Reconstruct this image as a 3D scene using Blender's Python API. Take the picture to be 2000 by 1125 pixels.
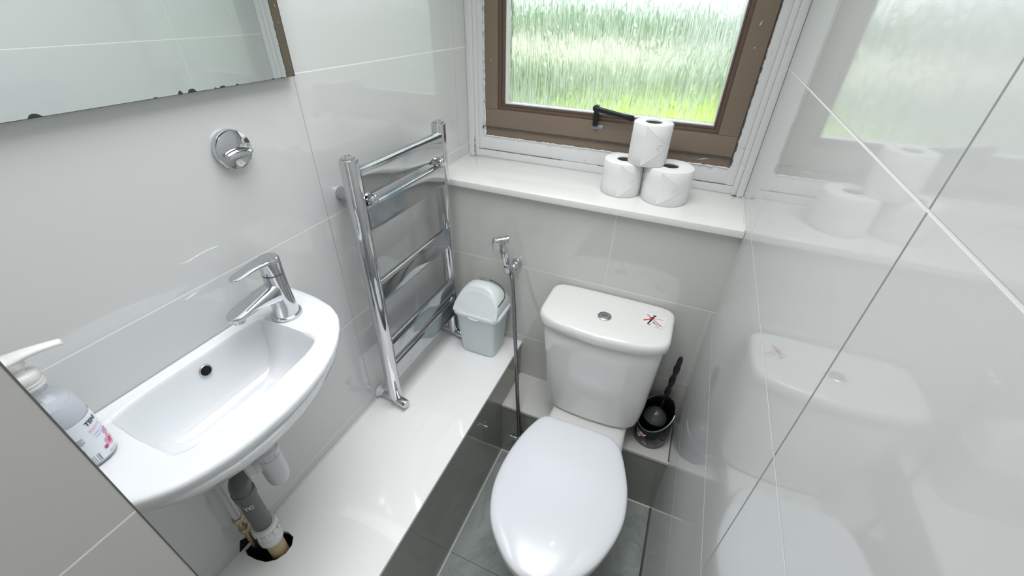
import bpy, bmesh, math, random
from mathutils import Vector, Matrix, noise
R = math.radians
S = bpy.context.scene
for o in list(bpy.data.objects): bpy.data.objects.remove(o)
COL = S.collection
random.seed(4)

# ------------------------------------------------------------------ camera
cd = bpy.data.cameras.new('camera'); cam = bpy.data.objects.new('camera', cd); COL.objects.link(cam)
cd.sensor_width = 36.0; cd.lens = 817.95 / 2000 * 36.0; cd.clip_start = .01; cd.clip_end = 200
cam.location = (0.7053, -1.0748, 1.4425); cam.rotation_euler = (0.9689, -0.0206, 0.4032)
S.camera = cam
S.view_settings.view_transform = 'Standard'; S.view_settings.look = 'None'
S.view_settings.gamma = 1; S.view_settings.use_curve_mapping = False
S.view_settings.exposure = 0.0

# ------------------------------------------------------------------ world: bright overcast sky
w = bpy.data.worlds.new('sky'); S.world = w; w.use_nodes = True
bg = w.node_tree.nodes['Background']; bg.inputs[0].default_value = (.90, .96, 1, 1); bg.inputs[1].default_value = 2.3

# ------------------------------------------------------------------ added fill lights, sources unseen
def area(name, loc, rot, size, power, color=(1, 1, 1), sy=None, shape='DISK'):
    l = bpy.data.lights.new(name, 'AREA'); l.energy = power; l.color = color; l.size = size; l.shape = shape
    if sy: l.size_y = sy
    o = bpy.data.objects.new(name, l); COL.objects.link(o); o.location = loc; o.rotation_euler = rot; return o
area('rear_fill_light', (.62, -1.74, 1.35), (R(90), 0, 0), .5, 1.0, (.99, .99, 1), 1.2, 'RECTANGLE')  # unseen fill added behind the camera to brighten the room
area('ceiling_fill_light', (.45, -.62, 2.052), (0, 0, 0), .62, 7.3, (.98, .99, 1.0), .95, 'RECTANGLE').data.spread = R(118)  # wide overhead fill, added for soft flat brightness

# ------------------------------------------------------------------ materials
def pbr(name, col, rough=.4, metal=0, spec=.5, coat=0, trans=0, ior=1.45, alpha=1):
    m = bpy.data.materials.new(name); m.use_nodes = True
    b = m.node_tree.nodes['Principled BSDF']
    b.inputs['Base Color'].default_value = (*col, 1); b.inputs['Roughness'].default_value = rough
    b.inputs['Metallic'].default_value = metal; b.inputs['Specular IOR Level'].default_value = spec
    b.inputs['Coat Weight'].default_value = coat; b.inputs['Coat Roughness'].default_value = .03
    b.inputs['Transmission Weight'].default_value = trans; b.inputs['IOR'].default_value = ior
    b.inputs['Alpha'].default_value = alpha
    return m
def nt(m): return m.node_tree, m.node_tree.nodes, m.node_tree.links, m.node_tree.nodes['Principled BSDF']
def mth(t, op, a, b=None, c=None):
    n = t.nodes.new('ShaderNodeMath'); n.operation = op
    for i, v in enumerate((a, b, c)):
        if v is None: continue
        if isinstance(v, (int, float)): n.inputs[i].default_value = v
        else: t.links.new(v, n.inputs[i])
    return n.outputs[0]
def mixc(t, f, a, b):
    n = t.nodes.new('ShaderNodeMix'); n.data_type = 'RGBA'
    if isinstance(f, (int, float)): n.inputs['Factor'].default_value = f
    else: t.links.new(f, n.inputs['Factor'])
    for k, v in (('A', a), ('B', b)):
        s = [i for i in n.inputs if i.name == k and i.type == 'RGBA'][0]
        if isinstance(v, tuple): s.default_value = (*v, 1)
        else: t.links.new(v, s)
    return [o for o in n.outputs if o.type == 'RGBA'][0]
def noisetex(t, scale, detail=3, vec=None, dist=0, rough=.5):
    n = t.nodes.new('ShaderNodeTexNoise'); n.inputs['Scale'].default_value = scale; n.inputs['Detail'].default_value = detail
    n.inputs['Distortion'].default_value = dist; n.inputs['Roughness'].default_value = rough
    if vec is None: vec = t.nodes.new('ShaderNodeTexCoord').outputs['Object']
    t.links.new(vec, n.inputs['Vector']); return n.outputs['Fac']
def mapped(t, scale, rot=(0, 0, 0)):
    c = t.nodes.new('ShaderNodeTexCoord'); m = t.nodes.new('ShaderNodeMapping')
    m.inputs['Scale'].default_value = scale; m.inputs['Rotation'].default_value = rot
    t.links.new(c.outputs['Object'], m.inputs['Vector']); return m.outputs[0]
def ramp(t, fac, stops):
    n = t.nodes.new('ShaderNodeValToRGB'); e = n.color_ramp.elements
    while len(e) < len(stops): e.new(.5)
    for k, (p, c) in zip(e, stops): k.position = p; k.color = (*c, 1)
    t.links.new(fac, n.inputs[0]); return n.outputs[0]
def grid(t, out, o0, P, w):
    a = mth(t, 'DIVIDE', mth(t, 'SUBTRACT', out, o0), P)
    f = mth(t, 'FRACT', mth(t, 'ADD', a, .5)); d = mth(t, 'MULTIPLY', mth(t, 'ABSOLUTE', mth(t, 'SUBTRACT', f, .5)), P)
    n = t.nodes.new('ShaderNodeMapRange'); n.inputs['From Min'].default_value = w * .5 - .0004; n.inputs['From Max'].default_value = w * .5 + .0004
    n.inputs['To Min'].default_value = 1; n.inputs['To Max'].default_value = 0; t.links.new(d, n.inputs['Value']); return n.outputs[0]
def tile(name, base, H, V, axis, hcol=(.86, .86, .84), vcol=(.5, .51, .5), stagger=0, rough=.045, w=.0026, wv=.0022, spec=.5, vein=None, vcol2=None):
    m = pbr(name, base, rough, spec=spec, ior=1.62); t, N, L, b = nt(m)
    c = N.new('ShaderNodeTexCoord'); s = N.new('ShaderNodeSeparateXYZ'); L.new(c.outputs['Object'], s.inputs[0])
    ha, va = axis
    hz = grid(t, s.outputs[ha], H[0], H[1], w)
    vin = s.outputs[va]
    if stagger:
        row = mth(t, 'FLOOR', mth(t, 'DIVIDE', mth(t, 'SUBTRACT', s.outputs[ha], H[0]), H[1]))
        vin = mth(t, 'ADD', vin, mth(t, 'MULTIPLY', mth(t, 'MODULO', mth(t, 'ADD', row, 100.0), 2.0), stagger))
    vt = grid(t, vin, V[0], V[1], wv)
    sp = noisetex(t, 2.2, 4)
    basec = mixc(t, sp, tuple(x * .975 for x in base), tuple(min(1, x * 1.02) for x in base))
    if vein:
        vn = noisetex(t, 3.2, 6, dist=2.2, rough=.65)
        vm = ramp(t, vn, [(.44, (0, 0, 0)), (.5, (1, 1, 1)), (.56, (0, 0, 0))])
        basec = mixc(t, mth(t, 'MULTIPLY', vm, .45), basec, vein)
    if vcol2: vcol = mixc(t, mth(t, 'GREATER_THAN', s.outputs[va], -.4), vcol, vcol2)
    c1 = mixc(t, vt, basec, vcol); c2 = mixc(t, hz, c1, hcol); L.new(c2, b.inputs['Base Color'])
    mask = mth(t, 'MAXIMUM', hz, vt)
    L.new(mth(t, 'ADD', mth(t, 'MULTIPLY', mask, .5), rough), b.inputs['Roughness'])
    bp = N.new('ShaderNodeBump'); bp.inputs['Strength'].default_value = .35; bp.inputs['Distance'].default_value = .0006
    hgt = mth(t, 'SUBTRACT', 1.0, mask)
    L.new(hgt, bp.inputs['Height']); L.new(bp.outputs[0], b.inputs['Normal'])
    return m
X_, Y_, Z_ = 'X', 'Y', 'Z'
TB = (.66, .67, .67)
M = {}
M['tile_left'] = tile('tile_left', TB, (1.3233, .2893), (-.4431, .595), (Z_, Y_), vcol=(.46, .47, .47))
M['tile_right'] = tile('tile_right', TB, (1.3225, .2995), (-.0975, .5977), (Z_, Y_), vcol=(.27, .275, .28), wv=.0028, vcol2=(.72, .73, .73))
M['tile_back'] = tile('tile_back', (.63, .63, .60), (.738, .29), (.565, .6), (Z_, X_), stagger=.3, vcol=(.74, .74, .72))
M['tile_niche'] = tile('tile_niche', (.58, .57, .535), (1.033, .2893), (-2.2, .595), (Z_, Y_), rough=.16, vcol=(.62, .63, .62))
M['tile_bench'] = tile('tile_bench', (.93, .935, .93), (5, 20), (-7, 20), (Z_, Y_), vcol=(.7, .7, .69), wv=.0016)
M['tile_front_shaded'] = tile('tile_front_shaded', (.30, .30, .27), (5, 20), (-.33, .60), (Z_, Y_), vcol=(.45, .45, .43), wv=.0018)  # base darkened to put the shade of the low front faces into the colour
M['tile_ledge'] = tile('tile_ledge', (.66, .66, .635), (5, 20), (5, 20), (Z_, X_))
M['tile_floor'] = tile('tile_floor', (.36, .40, .385), (-.5683, .6), (.02, 1.2), (Y_, X_), hcol=(.12, .125, .12), vcol=(.12, .125, .12), w=.003, vein=(.22, .25, .25))
def plaster():
    m = pbr('white_gloss_paint', (.80, .805, .80), .3); t, N, L, b = nt(m)
    n = noisetex(t, 26, 6, rough=.7)
    L.new(mixc(t, ramp(t, n, [(.60, (0, 0, 0)), (.72, (1, 1, 1))]), (.80, .805, .81), (.62, .61, .58)), b.inputs['Base Color'])
    bp = N.new('ShaderNodeBump'); bp.inputs['Strength'].default_value = .5; bp.inputs['Distance'].default_value = .002
    L.new(noisetex(t, 40, 3), bp.inputs['Height']); L.new(bp.outputs[0], b.inputs['Normal']); return m
M['paint'] = plaster()
M['ceil'] = pbr('ceiling_paint', (.84, .84, .82), .7)
M['sill'] = pbr('sill_gloss', (.84, .84, .82), .12)
M['caulk'] = pbr('caulk', (.78, .78, .76), .4)
M['crack'] = pbr('crack_dirt', (.10, .095, .09), .9)
def brown():
    m = pbr('brown_window_paint', (.235, .18, .135), .45); t, N, L, b = nt(m)
    n = noisetex(t, 60, 5, rough=.7)
    L.new(mixc(t, ramp(t, n, [(.70, (0, 0, 0)), (.76, (1, 1, 1))]), (.235, .18, .135), (.42, .36, .31)), b.inputs['Base Color']); return m
M['brown'] = brown()
M['brown_dark'] = pbr('brown_bead', (.15, .105, .08), .45)
M['black_iron'] = pbr('black_iron', (.012, .012, .013), .3)
M['ceramic'] = pbr('ceramic', (.785, .805, .83), .07, coat=.5)
M['ceramic_warm'] = pbr('cistern_ceramic', (.80, .805, .79), .10, coat=.4)
M['seat'] = pbr('seat_plastic', (.79, .81, .86), .20, coat=.12)
M['chrome'] = pbr('chrome', (.62, .63, .65), .06, 1)
M['chrome_dull'] = pbr('chrome_dull', (.52, .53, .55), .22, 1)
def stained():
    m = pbr('chrome_panel', (.5, .51, .52), .08, 1); t, N, L, b = nt(m)
    n = noisetex(t, 9, 5, rough=.6)
    f = ramp(t, n, [(.5, (0, 0, 0)), (.72, (1, 1, 1))])
    L.new(mixc(t, f, (.47, .48, .49), (.30, .36, .42)), b.inputs['Base Color'])
    L.new(mth(t, 'ADD', mth(t, 'MULTIPLY', f, .25), .07), b.inputs['Roughness']); return m
M['panel'] = stained()
M['hose_metal'] = pbr('hose_metal', (.30, .30, .31), .22, 1)
M['rust'] = pbr('tarnish', (.33, .26, .18), .5, .5)
M['brass'] = pbr('brass', (.42, .33, .22), .35, 1)
def mirror():
    m = bpy.data.materials.new('mirror_glass'); m.use_nodes = True; b = m.node_tree.nodes['Principled BSDF']
    b.inputs['Base Color'].default_value = (.90, .955, .945, 1); b.inputs['Metallic'].default_value = 1; b.inputs['Roughness'].default_value = .005; return m
M['mirror'] = mirror()
M['glass_edge'] = pbr('mirror_edge', (.03, .045, .045), .2)
M['chip'] = pbr('desilvered', (.035, .04, .043), .5)
M['binp'] = pbr('bin_plastic', (.70, .78, .80), .28)
M['binlid'] = pbr('bin_lid_plastic', (.80, .85, .86), .25)
M['bin_dark'] = pbr('bin_gap', (.03, .03, .03), .6)
M['black'] = pbr('black_plastic', (.010, .010, .012), .16, coat=.3)
M['band'] = pbr('grey_band', (.20, .205, .21), .25, .6)
M['grey_glossy'] = pbr('grey_brush_cap', (.075, .09, .085), .12)
M['paper'] = pbr('tissue_paper', (.86, .86, .86), .9, spec=.1)
def paperm():
    m = M['paper']; t, N, L, b = nt(m); bp = N.new('ShaderNodeBump'); bp.inputs['Strength'].default_value = .25; bp.inputs['Distance'].default_value = .001
    L.new(noisetex(t, 70, 3, mapped(t, (1, 1, .25))), bp.inputs['Height']); L.new(bp.outputs[0], b.inputs['Normal'])
paperm()
M['paper_emb'] = pbr('embossed_paper', (.78, .78, .785), .9, spec=.1)
M['core'] = pbr('cardboard_core', (.36, .30, .27), .9)
M['core_dark'] = pbr('core_inside', (.14, .12, .115), .95)
M['pvc_white'] = pbr('white_pvc', (.72, .72, .74), .25)
M['pvc_grey'] = pbr('grey_pvc', (.125, .13, .125), .35)
M['pvc_beige'] = pbr('beige_pipe', (.55, .41, .25), .55)
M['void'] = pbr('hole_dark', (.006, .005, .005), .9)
M['bottle'] = pbr('bottle_plastic', (.93, .95, .985), .04, trans=.92, ior=1.35)
M['soap'] = pbr('hand_wash', (.84, .87, .94), .35)
M['pump'] = pbr('pump_plastic', (.93, .935, .93), .22, trans=.25)
M['label'] = pbr('label_film', (.84, .87, .94), .3)
M['navy'] = pbr('label_navy', (.06, .07, .11), .5)
M['pink'] = pbr('label_pink', (.85, .35, .50), .5)
M['palepink'] = pbr('label_pale_pink', (.86, .55, .58), .5)
M['blue'] = pbr('label_blue', (.22, .30, .62), .5)
M['magenta'] = pbr('label_magenta', (.55, .04, .22), .5)
M['inkgrey'] = pbr('label_grey_ink', (.22, .24, .27), .5)
M['sticker'] = pbr('sticker_film', (.82, .82, .82), .25)
M['red'] = pbr('sticker_red', (.72, .04, .04), .4)
M['ink'] = pbr('sticker_black', (.015, .015, .018), .4)
def pane_mat():
    m = bpy.data.materials.new('obscured_glass'); m.use_nodes = True; t = m.node_tree; N = t.nodes; L = t.links; N.clear()
    out = N.new('ShaderNodeOutputMaterial')
    v = mapped(t, (1, 1, .055)); v2 = mapped(t, (1, 1, .12), (0, R(4), 0))
    n1 = noisetex(t, 230, 3, v, dist=.6); n2 = noisetex(t, 95, 2, v2, dist=1.0)
    h = mth(t, 'ADD', mth(t, 'MULTIPLY', n1, .6), mth(t, 'MULTIPLY', n2, 1.0))
    bp = N.new('ShaderNodeBump'); bp.inputs['Strength'].default_value = .9; bp.inputs['Distance'].default_value = .0065; L.new(h, bp.inputs['Height'])
    g = N.new('ShaderNodeBsdfRefraction'); g.inputs['IOR'].default_value = 1.25; g.inputs['Roughness'].default_value = .12; g.inputs['Color'].default_value = (.97, 1, .98, 1); L.new(bp.outputs[0], g.inputs['Normal'])
    gl = N.new('ShaderNodeBsdfGlossy'); gl.inputs['Roughness'].default_value = .12; L.new(bp.outputs[0], gl.inputs['Normal'])
    tr = N.new('ShaderNodeBsdfTransparent')
    tl = N.new('ShaderNodeBsdfTranslucent'); tl.inputs['Color'].default_value = (.80, .84, .80, 1)
    m1 = N.new('ShaderNodeMixShader'); m1.inputs[0].default_value = .22; L.new(g.outputs[0], m1.inputs[1]); L.new(tr.outputs[0], m1.inputs[2])
    m2 = N.new('ShaderNodeMixShader'); L.new(m1.outputs[0], m2.inputs[1]); L.new(tl.outputs[0], m2.inputs[2])
    L.new(mth(t, 'MULTIPLY', ramp(t, n1, [(.45, (.02, .02, .02)), (.60, (.42, .42, .42))]), 1.0), m2.inputs[0])
    m3 = N.new('ShaderNodeMixShader'); m3.inputs[0].default_value = .05; L.new(m2.outputs[0], m3.inputs[1]); L.new(gl.outputs[0], m3.inputs[2])
    L.new(m3.outputs[0], out.inputs[0]); return m
M['pane'] = pane_mat()
def grass():
    m = pbr('lawn', (.1, .2, .03), .9, spec=.1); t, N, L, b = nt(m)
    n = noisetex(t, .22, 5); n2 = noisetex(t, 1.6, 5)
    c = ramp(t, n, [(.40, (.24, .33, .16)), (.52, (.17, .25, .12)), (.62, (.36, .39, .28))])
    L.new(mixc(t, mth(t, 'MULTIPLY', n2, .35), c, (.34, .43, .20)), b.inputs['Base Color']); return m
M['lawn'] = grass()
def leaf(name, a, b_):
    m = pbr(name, a, .8, spec=.1); t, N, L, b = nt(m); L.new(mixc(t, noisetex(t, 3, 5), a, b_), b.inputs['Base Color']); return m
M['hedge'] = leaf('hedge_leaves', (.06, .13, .05), (.16, .28, .10))
M['tree'] = leaf('tree_leaves', (.09, .19, .09), (.22, .36, .18))
M['fresh_grass'] = leaf('fresh_grass', (.48, .70, .03), (.64, .82, .12))
M['path'] = pbr('pale_paving', (.86, .81, .62), .9)
M['render'] = pbr('pale_render', (.82, .83, .86), .8)
M['fill_white'] = pbr('fill_panel_white', (.9, .9, .9), .4)  # white for the added fill panel and the added door's glazing
M['trimstrip'] = pbr('metal_edge', (.20, .20, .20), .35, .6)

# ------------------------------------------------------------------ mesh helpers
def tagp(o, label=None, cat=None, group=None, kind=None):
    if label: o['label'] = label
    if cat: o['category'] = cat
    if group: o['group'] = group
    if kind: o['kind'] = kind
    return o
def thing(name, label, cat, loc=(0, 0, 0), rz=0, group=None):
    o = bpy.data.objects.new(name, None); o.empty_display_size = .03; COL.objects.link(o)
    o.location = loc; o.rotation_euler = (0, 0, rz); return tagp(o, label, cat, group)
def obj(name, bm, mat, parent=None, smooth=True, ang=38, label=None, loc=None):
    """Links a bmesh as ONE object. World-coordinate meshes are shifted into the parent's frame."""
    bmesh.ops.remove_doubles(bm, verts=bm.verts, dist=1e-6)
    bmesh.ops.recalc_face_normals(bm, faces=bm.faces)
    if smooth:
        for f in bm.faces: f.smooth = True
        for e in bm.edges:
            if len(e.link_faces) != 2 or e.calc_face_angle(0) > R(ang): e.smooth = False
    me = bpy.data.meshes.new(name); bm.to_mesh(me); bm.free()
    mats = mat if isinstance(mat, (list, tuple)) else [mat]
    for mm in mats: me.materials.append(M[mm] if isinstance(mm, str) else mm)
    o = bpy.data.objects.new(name, me); COL.objects.link(o)
    if parent is not None:
        o.parent = parent
        p = parent; Mx = Matrix.Identity(4)
        chain = []
        while p is not None: chain.append(p); p = p.parent
        for q in reversed(chain): Mx = Mx @ (Matrix.Translation(q.location) @ q.rotation_euler.to_matrix().to_4x4())
        me.transform(Mx.inverted())
    if loc is not None:
        me.transform(Matrix.Translation(-Vector(loc))); o.location = loc
    if label: o['label'] = label
    return o
def box(bm, x0, x1, y0, y1, z0, z1, bev=0, seg=2, mi=0):
    v = [bm.verts.new((x, y, z)) for x in (x0, x1) for y in (y0, y1) for z in (z0, z1)]
    fs = [bm.faces.new([v[i] for i in q]) for q in ((0, 1, 3, 2), (4, 6, 7, 5), (0, 4, 5, 1), (2, 3, 7, 6), (0, 2, 6, 4), (1, 5, 7, 3))]
    for f in fs: f.material_index = mi
    if bev: bmesh.ops.bevel(bm, geom=list({e for f in fs for e in f.edges}), offset=bev, segments=seg, affect='EDGES', profile=.6)
    return bm
def B(*a, **k): return box(bmesh.new(), *a, **k)
def loft(bm, secs, cap0=True, cap1=True, closed=True, mi=0):
    rings = [[bm.verts.new(p) for p in s] for s in secs]
    n = len(rings[0])
    for a, b in zip(rings, rings[1:]):
        for i in range(n if closed else n - 1):
            j = (i + 1) % n
            f = bm.faces.new((a[i], a[j], b[j], b[i])); f.material_index = mi
    if cap0: bm.faces.new(rings[0][::-1]).material_index = mi
    if cap1: bm.faces.new(rings[-1]).material_index = mi
    return bm
def frame_of(d):
    d = Vector(d).normalized(); up = Vector((0, 0, 1)) if abs(d.z) < .9 else Vector((0, 1, 0))
    a = d.cross(up).normalized(); return a, d.cross(a).normalized()
def lathe(bm, prof, o=(0, 0, 0), d=(0, 0, 1), n=32, cap0=True, cap1=True, mi=0):
    """prof: list of (radius, distance along d)."""
    a, b = frame_of(d); o = Vector(o); d = Vector(d).normalized(); secs = []
    for r, h in prof:
        r = max(r, 1e-5); secs.append([o + d * h + (a * math.cos(2 * math.pi * i / n) + b * math.sin(2 * math.pi * i / n)) * r for i in range(n)])
    return loft(bm, secs, cap0, cap1, mi=mi)
def cyl(bm, p, q, r, n=24, bev=.0, r2=None, mi=0):
    p, q = Vector(p), Vector(q); h = (q - p).length; r2 = r if r2 is None else r2
    pr = [(r, 0), (r2, h)] if not bev else [(r - bev, 0), (r - bev * .3, bev * .3), (r, bev), (r2, h - bev), (r2 - bev * .3, h - bev * .3), (r2 - bev, h)]
    return lathe(bm, pr, p, q - p, n, mi=mi)
def spline(pts, k=8):
    P = [Vector(p) for p in pts]; P = [P[0] * 2 - P[1]] + P + [P[-1] * 2 - P[-2]]; out = []
    for i in range(1, len(P) - 2):
        for s in range(k):
            t = s / k; a, b, c, d = P[i - 1], P[i], P[i + 1], P[i + 2]
            out.append(.5 * ((2 * b) + (c - a) * t + (2 * a - 5 * b + 4 * c - d) * t * t + (-a + 3 * b - 3 * c + d) * t ** 3))
    out.append(P[-2]); return out
def tube(bm, path, r, n=16, radf=None, cap=True, mi=0):
    path = [Vector(p) for p in path]; secs = []; a = None
    for i, p in enumerate(path):
        d = (path[min(i + 1, len(path) - 1)] - path[max(i - 1, 0)]).normalized()
        if a is None: a, _ = frame_of(d)
        a = (a - d * a.dot(d)).normalized(); b = d.cross(a); rr = radf(i / (len(path) - 1)) if radf else r
        secs.append([p + (a * math.cos(2 * math.pi * k / n) + b * math.sin(2 * math.pi * k / n)) * rr for k in range(n)])
    return loft(bm, secs, cap, cap, mi=mi)
def superring(cx, cy, z, hx, hy, e=4, n=48, rz=0, yfn=None):
    out = []
    for i in range(n):
        t = 2 * math.pi * i / n; c, s = math.cos(t), math.sin(t)
        x = hx * math.copysign(abs(c) ** (2 / e), c); y = hy * math.copysign(abs(s) ** (2 / e), s)
        if yfn: y = yfn(x, y)
        xr, yr = x * math.cos(rz) - y * math.sin(rz), x * math.sin(rz) + y * math.cos(rz)
        out.append((cx + xr, cy + yr, z))
    return out
def resample(pts, n, closed=True):
    P = [Vector(p) for p in pts]; P = P + [P[0]] if closed else P
    L = [0]
    for a, b in zip(P, P[1:]): L.append(L[-1] + (b - a).length)
    out = []
    for k in range(n):
        s = L[-1] * k / (n if closed else n - 1); i = 0
        while i < len(L) - 2 and L[i + 1] < s: i += 1
        t = (s - L[i]) / max(L[i + 1] - L[i], 1e-9); out.append(P[i].lerp(P[i + 1], t))
    return out
def closed_spline(pts, k=8):
    P = [Vector(p) for p in pts]; n = len(P); out = []
    for i in range(n):
        a, b, c, d = P[i - 1], P[i], P[(i + 1) % n], P[(i + 2) % n]
        for s in range(k):
            t = s / k; out.append(.5 * ((2 * b) + (c - a) * t + (2 * a - 5 * b + 4 * c - d) * t * t + (-a + 3 * b - 3 * c + d) * t ** 3))
    return out
def plate(bm, pts, nrm, th, mi=0):
    """thin solid from an outline of 3D points, extruded along nrm by th"""
    nrm = Vector(nrm).normalized() * th; a = [Vector(p) for p in pts]
    loft(bm, [a, [p + nrm for p in a]], mi=mi); return bm
def struct(name, bm, mat, **k):
    o = obj(name, bm, mat, **k); o['kind'] = 'structure'; return o

# ------------------------------------------------------------------ room shell
XR, YB, YW, YN, ZC, ZT = .875, -1.75, .235, -1.02, 2.06, 1.98
struct('wall_left', B(-.1, 0, YB, .33, 0, ZC), 'tile_left', smooth=False)
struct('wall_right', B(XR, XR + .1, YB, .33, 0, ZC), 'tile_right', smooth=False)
struct('wall_back', B(0, XR, 0, .33, 0, .9765), 'tile_back', smooth=False)
struct('wall_lintel', B(0, XR, 0, .33, ZT, ZC), 'paint', smooth=False)
struct('wall_near', B(0, XR, YB - .1, YB, 0, ZC), 'ceil', smooth=False)
struct('ceiling', B(-.1, XR + .1, YB - .1, .33, ZC, ZC + .1), 'ceil', smooth=False)
struct('floor', B(-.1, XR + .1, YB - .1, .33, -.1, 0), 'tile_floor', smooth=False)
bm = bmesh.new(); box(bm, .284, .300, YB, YN, 0, ZC); box(bm, 0, .284, -1.11, -1.09, 0, ZC)
struct('wall_niche', bm, 'tile_niche', smooth=False)
struct('trim_1', B(.2850, .3004, YN, YN + .0014, 0, ZC, bev=.0002), 'trimstrip')
# tiled boxing bench along the left wall: a slab with a real pipe hole, and a front panel
ZB, XB = .422, .3084
hole = [(.002, -.895), (.004, -.868), (.006, -.842), (.030, -.838), (.062, -.830), (.082, -.833), (.093, -.848), (.094, -.866), (.085, -.884), (.068, -.896), (.045, -.901), (.020, -.902)]
def slab_with_hole(bm, outer, inner, z0, z1):
    for z in (z0, z1):
        vo = [bm.verts.new((*p, z)) for p in outer]; vi = [bm.verts.new((*p, z)) for p in inner]
        ed = [bm.edges.new((v[i], v[(i + 1) % len(v)])) for v in (vo, vi) for i in range(len(v))]
        bmesh.ops.triangle_fill(bm, use_beauty=True, edges=ed)
        if z == z0: so, si = vo, vi
    for a, b in ((so, vo), (si, vi)):
        for i in range(len(a)):
            j = (i + 1) % len(a); bm.faces.new((a[i], a[j], b[j], b[i]))
bm = bmesh.new(); slab_with_hole(bm, [(0, -1.09), (XB + .0015, -1.09), (XB + .0015, 0), (0, 0)], [(x * 1.0, y) for x, y in hole], ZB - .010, ZB)
struct('wall_boxing_top', bm, 'tile_bench', smooth=False)
struct('wall_boxing_front', B(XB - .012, XB - .001, -1.0895, 0, 0, ZB - .0105), 'tile_front_shaded', smooth=False)
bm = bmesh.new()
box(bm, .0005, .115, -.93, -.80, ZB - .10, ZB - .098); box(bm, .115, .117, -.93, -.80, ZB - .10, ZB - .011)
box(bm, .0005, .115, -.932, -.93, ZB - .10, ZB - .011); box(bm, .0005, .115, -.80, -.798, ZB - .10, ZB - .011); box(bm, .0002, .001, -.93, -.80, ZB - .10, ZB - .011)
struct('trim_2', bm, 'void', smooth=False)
# broken gap in the wall tile behind the pipe
bm = bmesh.new(); 
plate(bm, [(0.0002, -.905, ZB + .001), (.0002, -.893, ZB + .030), (.0002, -.882, ZB + .022), (.0002, -.86, ZB + .03), (.0002, -.838, ZB + .022), (.0002, -.826, ZB + .040), (.0002, -.818, ZB + .020), (.0002, -.82, ZB + .001)], (1, 0, 0), .0012)
struct('trim_3', bm, 'void', smooth=False)
# low ledge behind the toilet
ZL, YL = .2629, -.1692
struct('wall_ledge_top', B(XB - .001, XR, YL - .002, 0, ZL - .010, ZL), 'tile_ledge', smooth=False)
struct('wall_ledge_front', B(XB - .001, XR, YL + .001, YL + .012, 0, ZL - .0105), 'tile_front_shaded', smooth=False)
# caulk lines
bm = bmesh.new(); tube(bm, [(.001, -1.088, ZB + .0015), (.001, -.905, ZB + .0015)], .003, 8); tube(bm, [(.001, -.81, ZB + .0015), (.001, -.003, ZB + .0015)], .003, 8)
tube(bm, [(.004, -.002, ZB + .001), (XB, -.002, ZB + .001)], .0025, 8); tube(bm, [(XB + .001, -.17, .001), (XB + .001, -1.09, .001)], .003, 8)
tube(bm, [(XB, YL - .001, .001), (XR, YL - .001, .001)], .003, 8); tube(bm, [(.874, -.019, .9965), (.874, .215, .9965)], .003, 8)
tube(bm, [(.001, -.015, .9965), (.001, .222, .9965)], .0025, 8)
struct('trim_4', bm, 'caulk')
bm = bmesh.new(); tube(bm, [(XR - .0005, YL - .003, .002), (XR - .0005, -1.2, .002)], .0035, 8); tube(bm, [(XR - .0005, -.165, ZL + .0005), (XR - .0005, -.003, ZL + .0005)], .0018, 8)
struct('trim_5', bm, 'crack')
# window sill board
struct('trim_6', B(.0005, XR - .0005, -.0188, YW + .01, .9771, .9956, bev=.0015), 'sill')

# ------------------------------------------------------------------ window
win = bpy.data.objects.new('window_1', None); COL.objects.link(win); win.location = (.44, YW, .9956); win['kind'] = 'structure'
def rectframe(bm, x0, x1, z0, z1, wl, wr, wb, wt, y0, y1, bev=.001, mi=0):
    box(bm, x0, x1, y0, y1, z0, z0 + wb, bev, mi=mi); box(bm, x0, x1, y0, y1, z1 - wt, z1, bev, mi=mi)
    box(bm, x0, x0 + wl, y0, y1, z0 + wb, z1 - wt, bev, mi=mi); box(bm, x1 - wr, x1, y0, y1, z0 + wb, z1 - wt, bev, mi=mi)
# brown frame, lower strip then sash
bm = bmesh.new(); rectframe(bm, .057, .8185, 1.067, 1.93, .004, .004, .028, .03, YW, YW + .06, .0015)
obj('window_frame', bm, 'brown', win)
bm = bmesh.new(); rectframe(bm, .061, .8165, 1.0975, 1.90, .0435, .051, .0545, .05, YW - .006, YW + .05, .002)
obj('sash', bm, 'brown', win)
bm = bmesh.new(); rectframe(bm, .1045, .7655, 1.152, 1.85, .010, .010, .010, .010, YW + .001, YW + .05, .0006); rectframe(bm, .1145, .7555, 1.162, 1.84, .0145, .007, .0095, .01, YW + .004, YW + .05, .003)
obj('glazing_bead', bm, 'brown_dark', win)
bm = bmesh.new(); rectframe(bm, .128, .7495, 1.1705, 1.831, .0025, .0025, .003, .003, YW + .003, YW + .03, .0005)
obj('putty_line', bm, 'paint', win)
obj('pane', B(.129, .749, YW + .022, YW + .026, 1.171, 1.832), 'pane', win, smooth=False)
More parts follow.
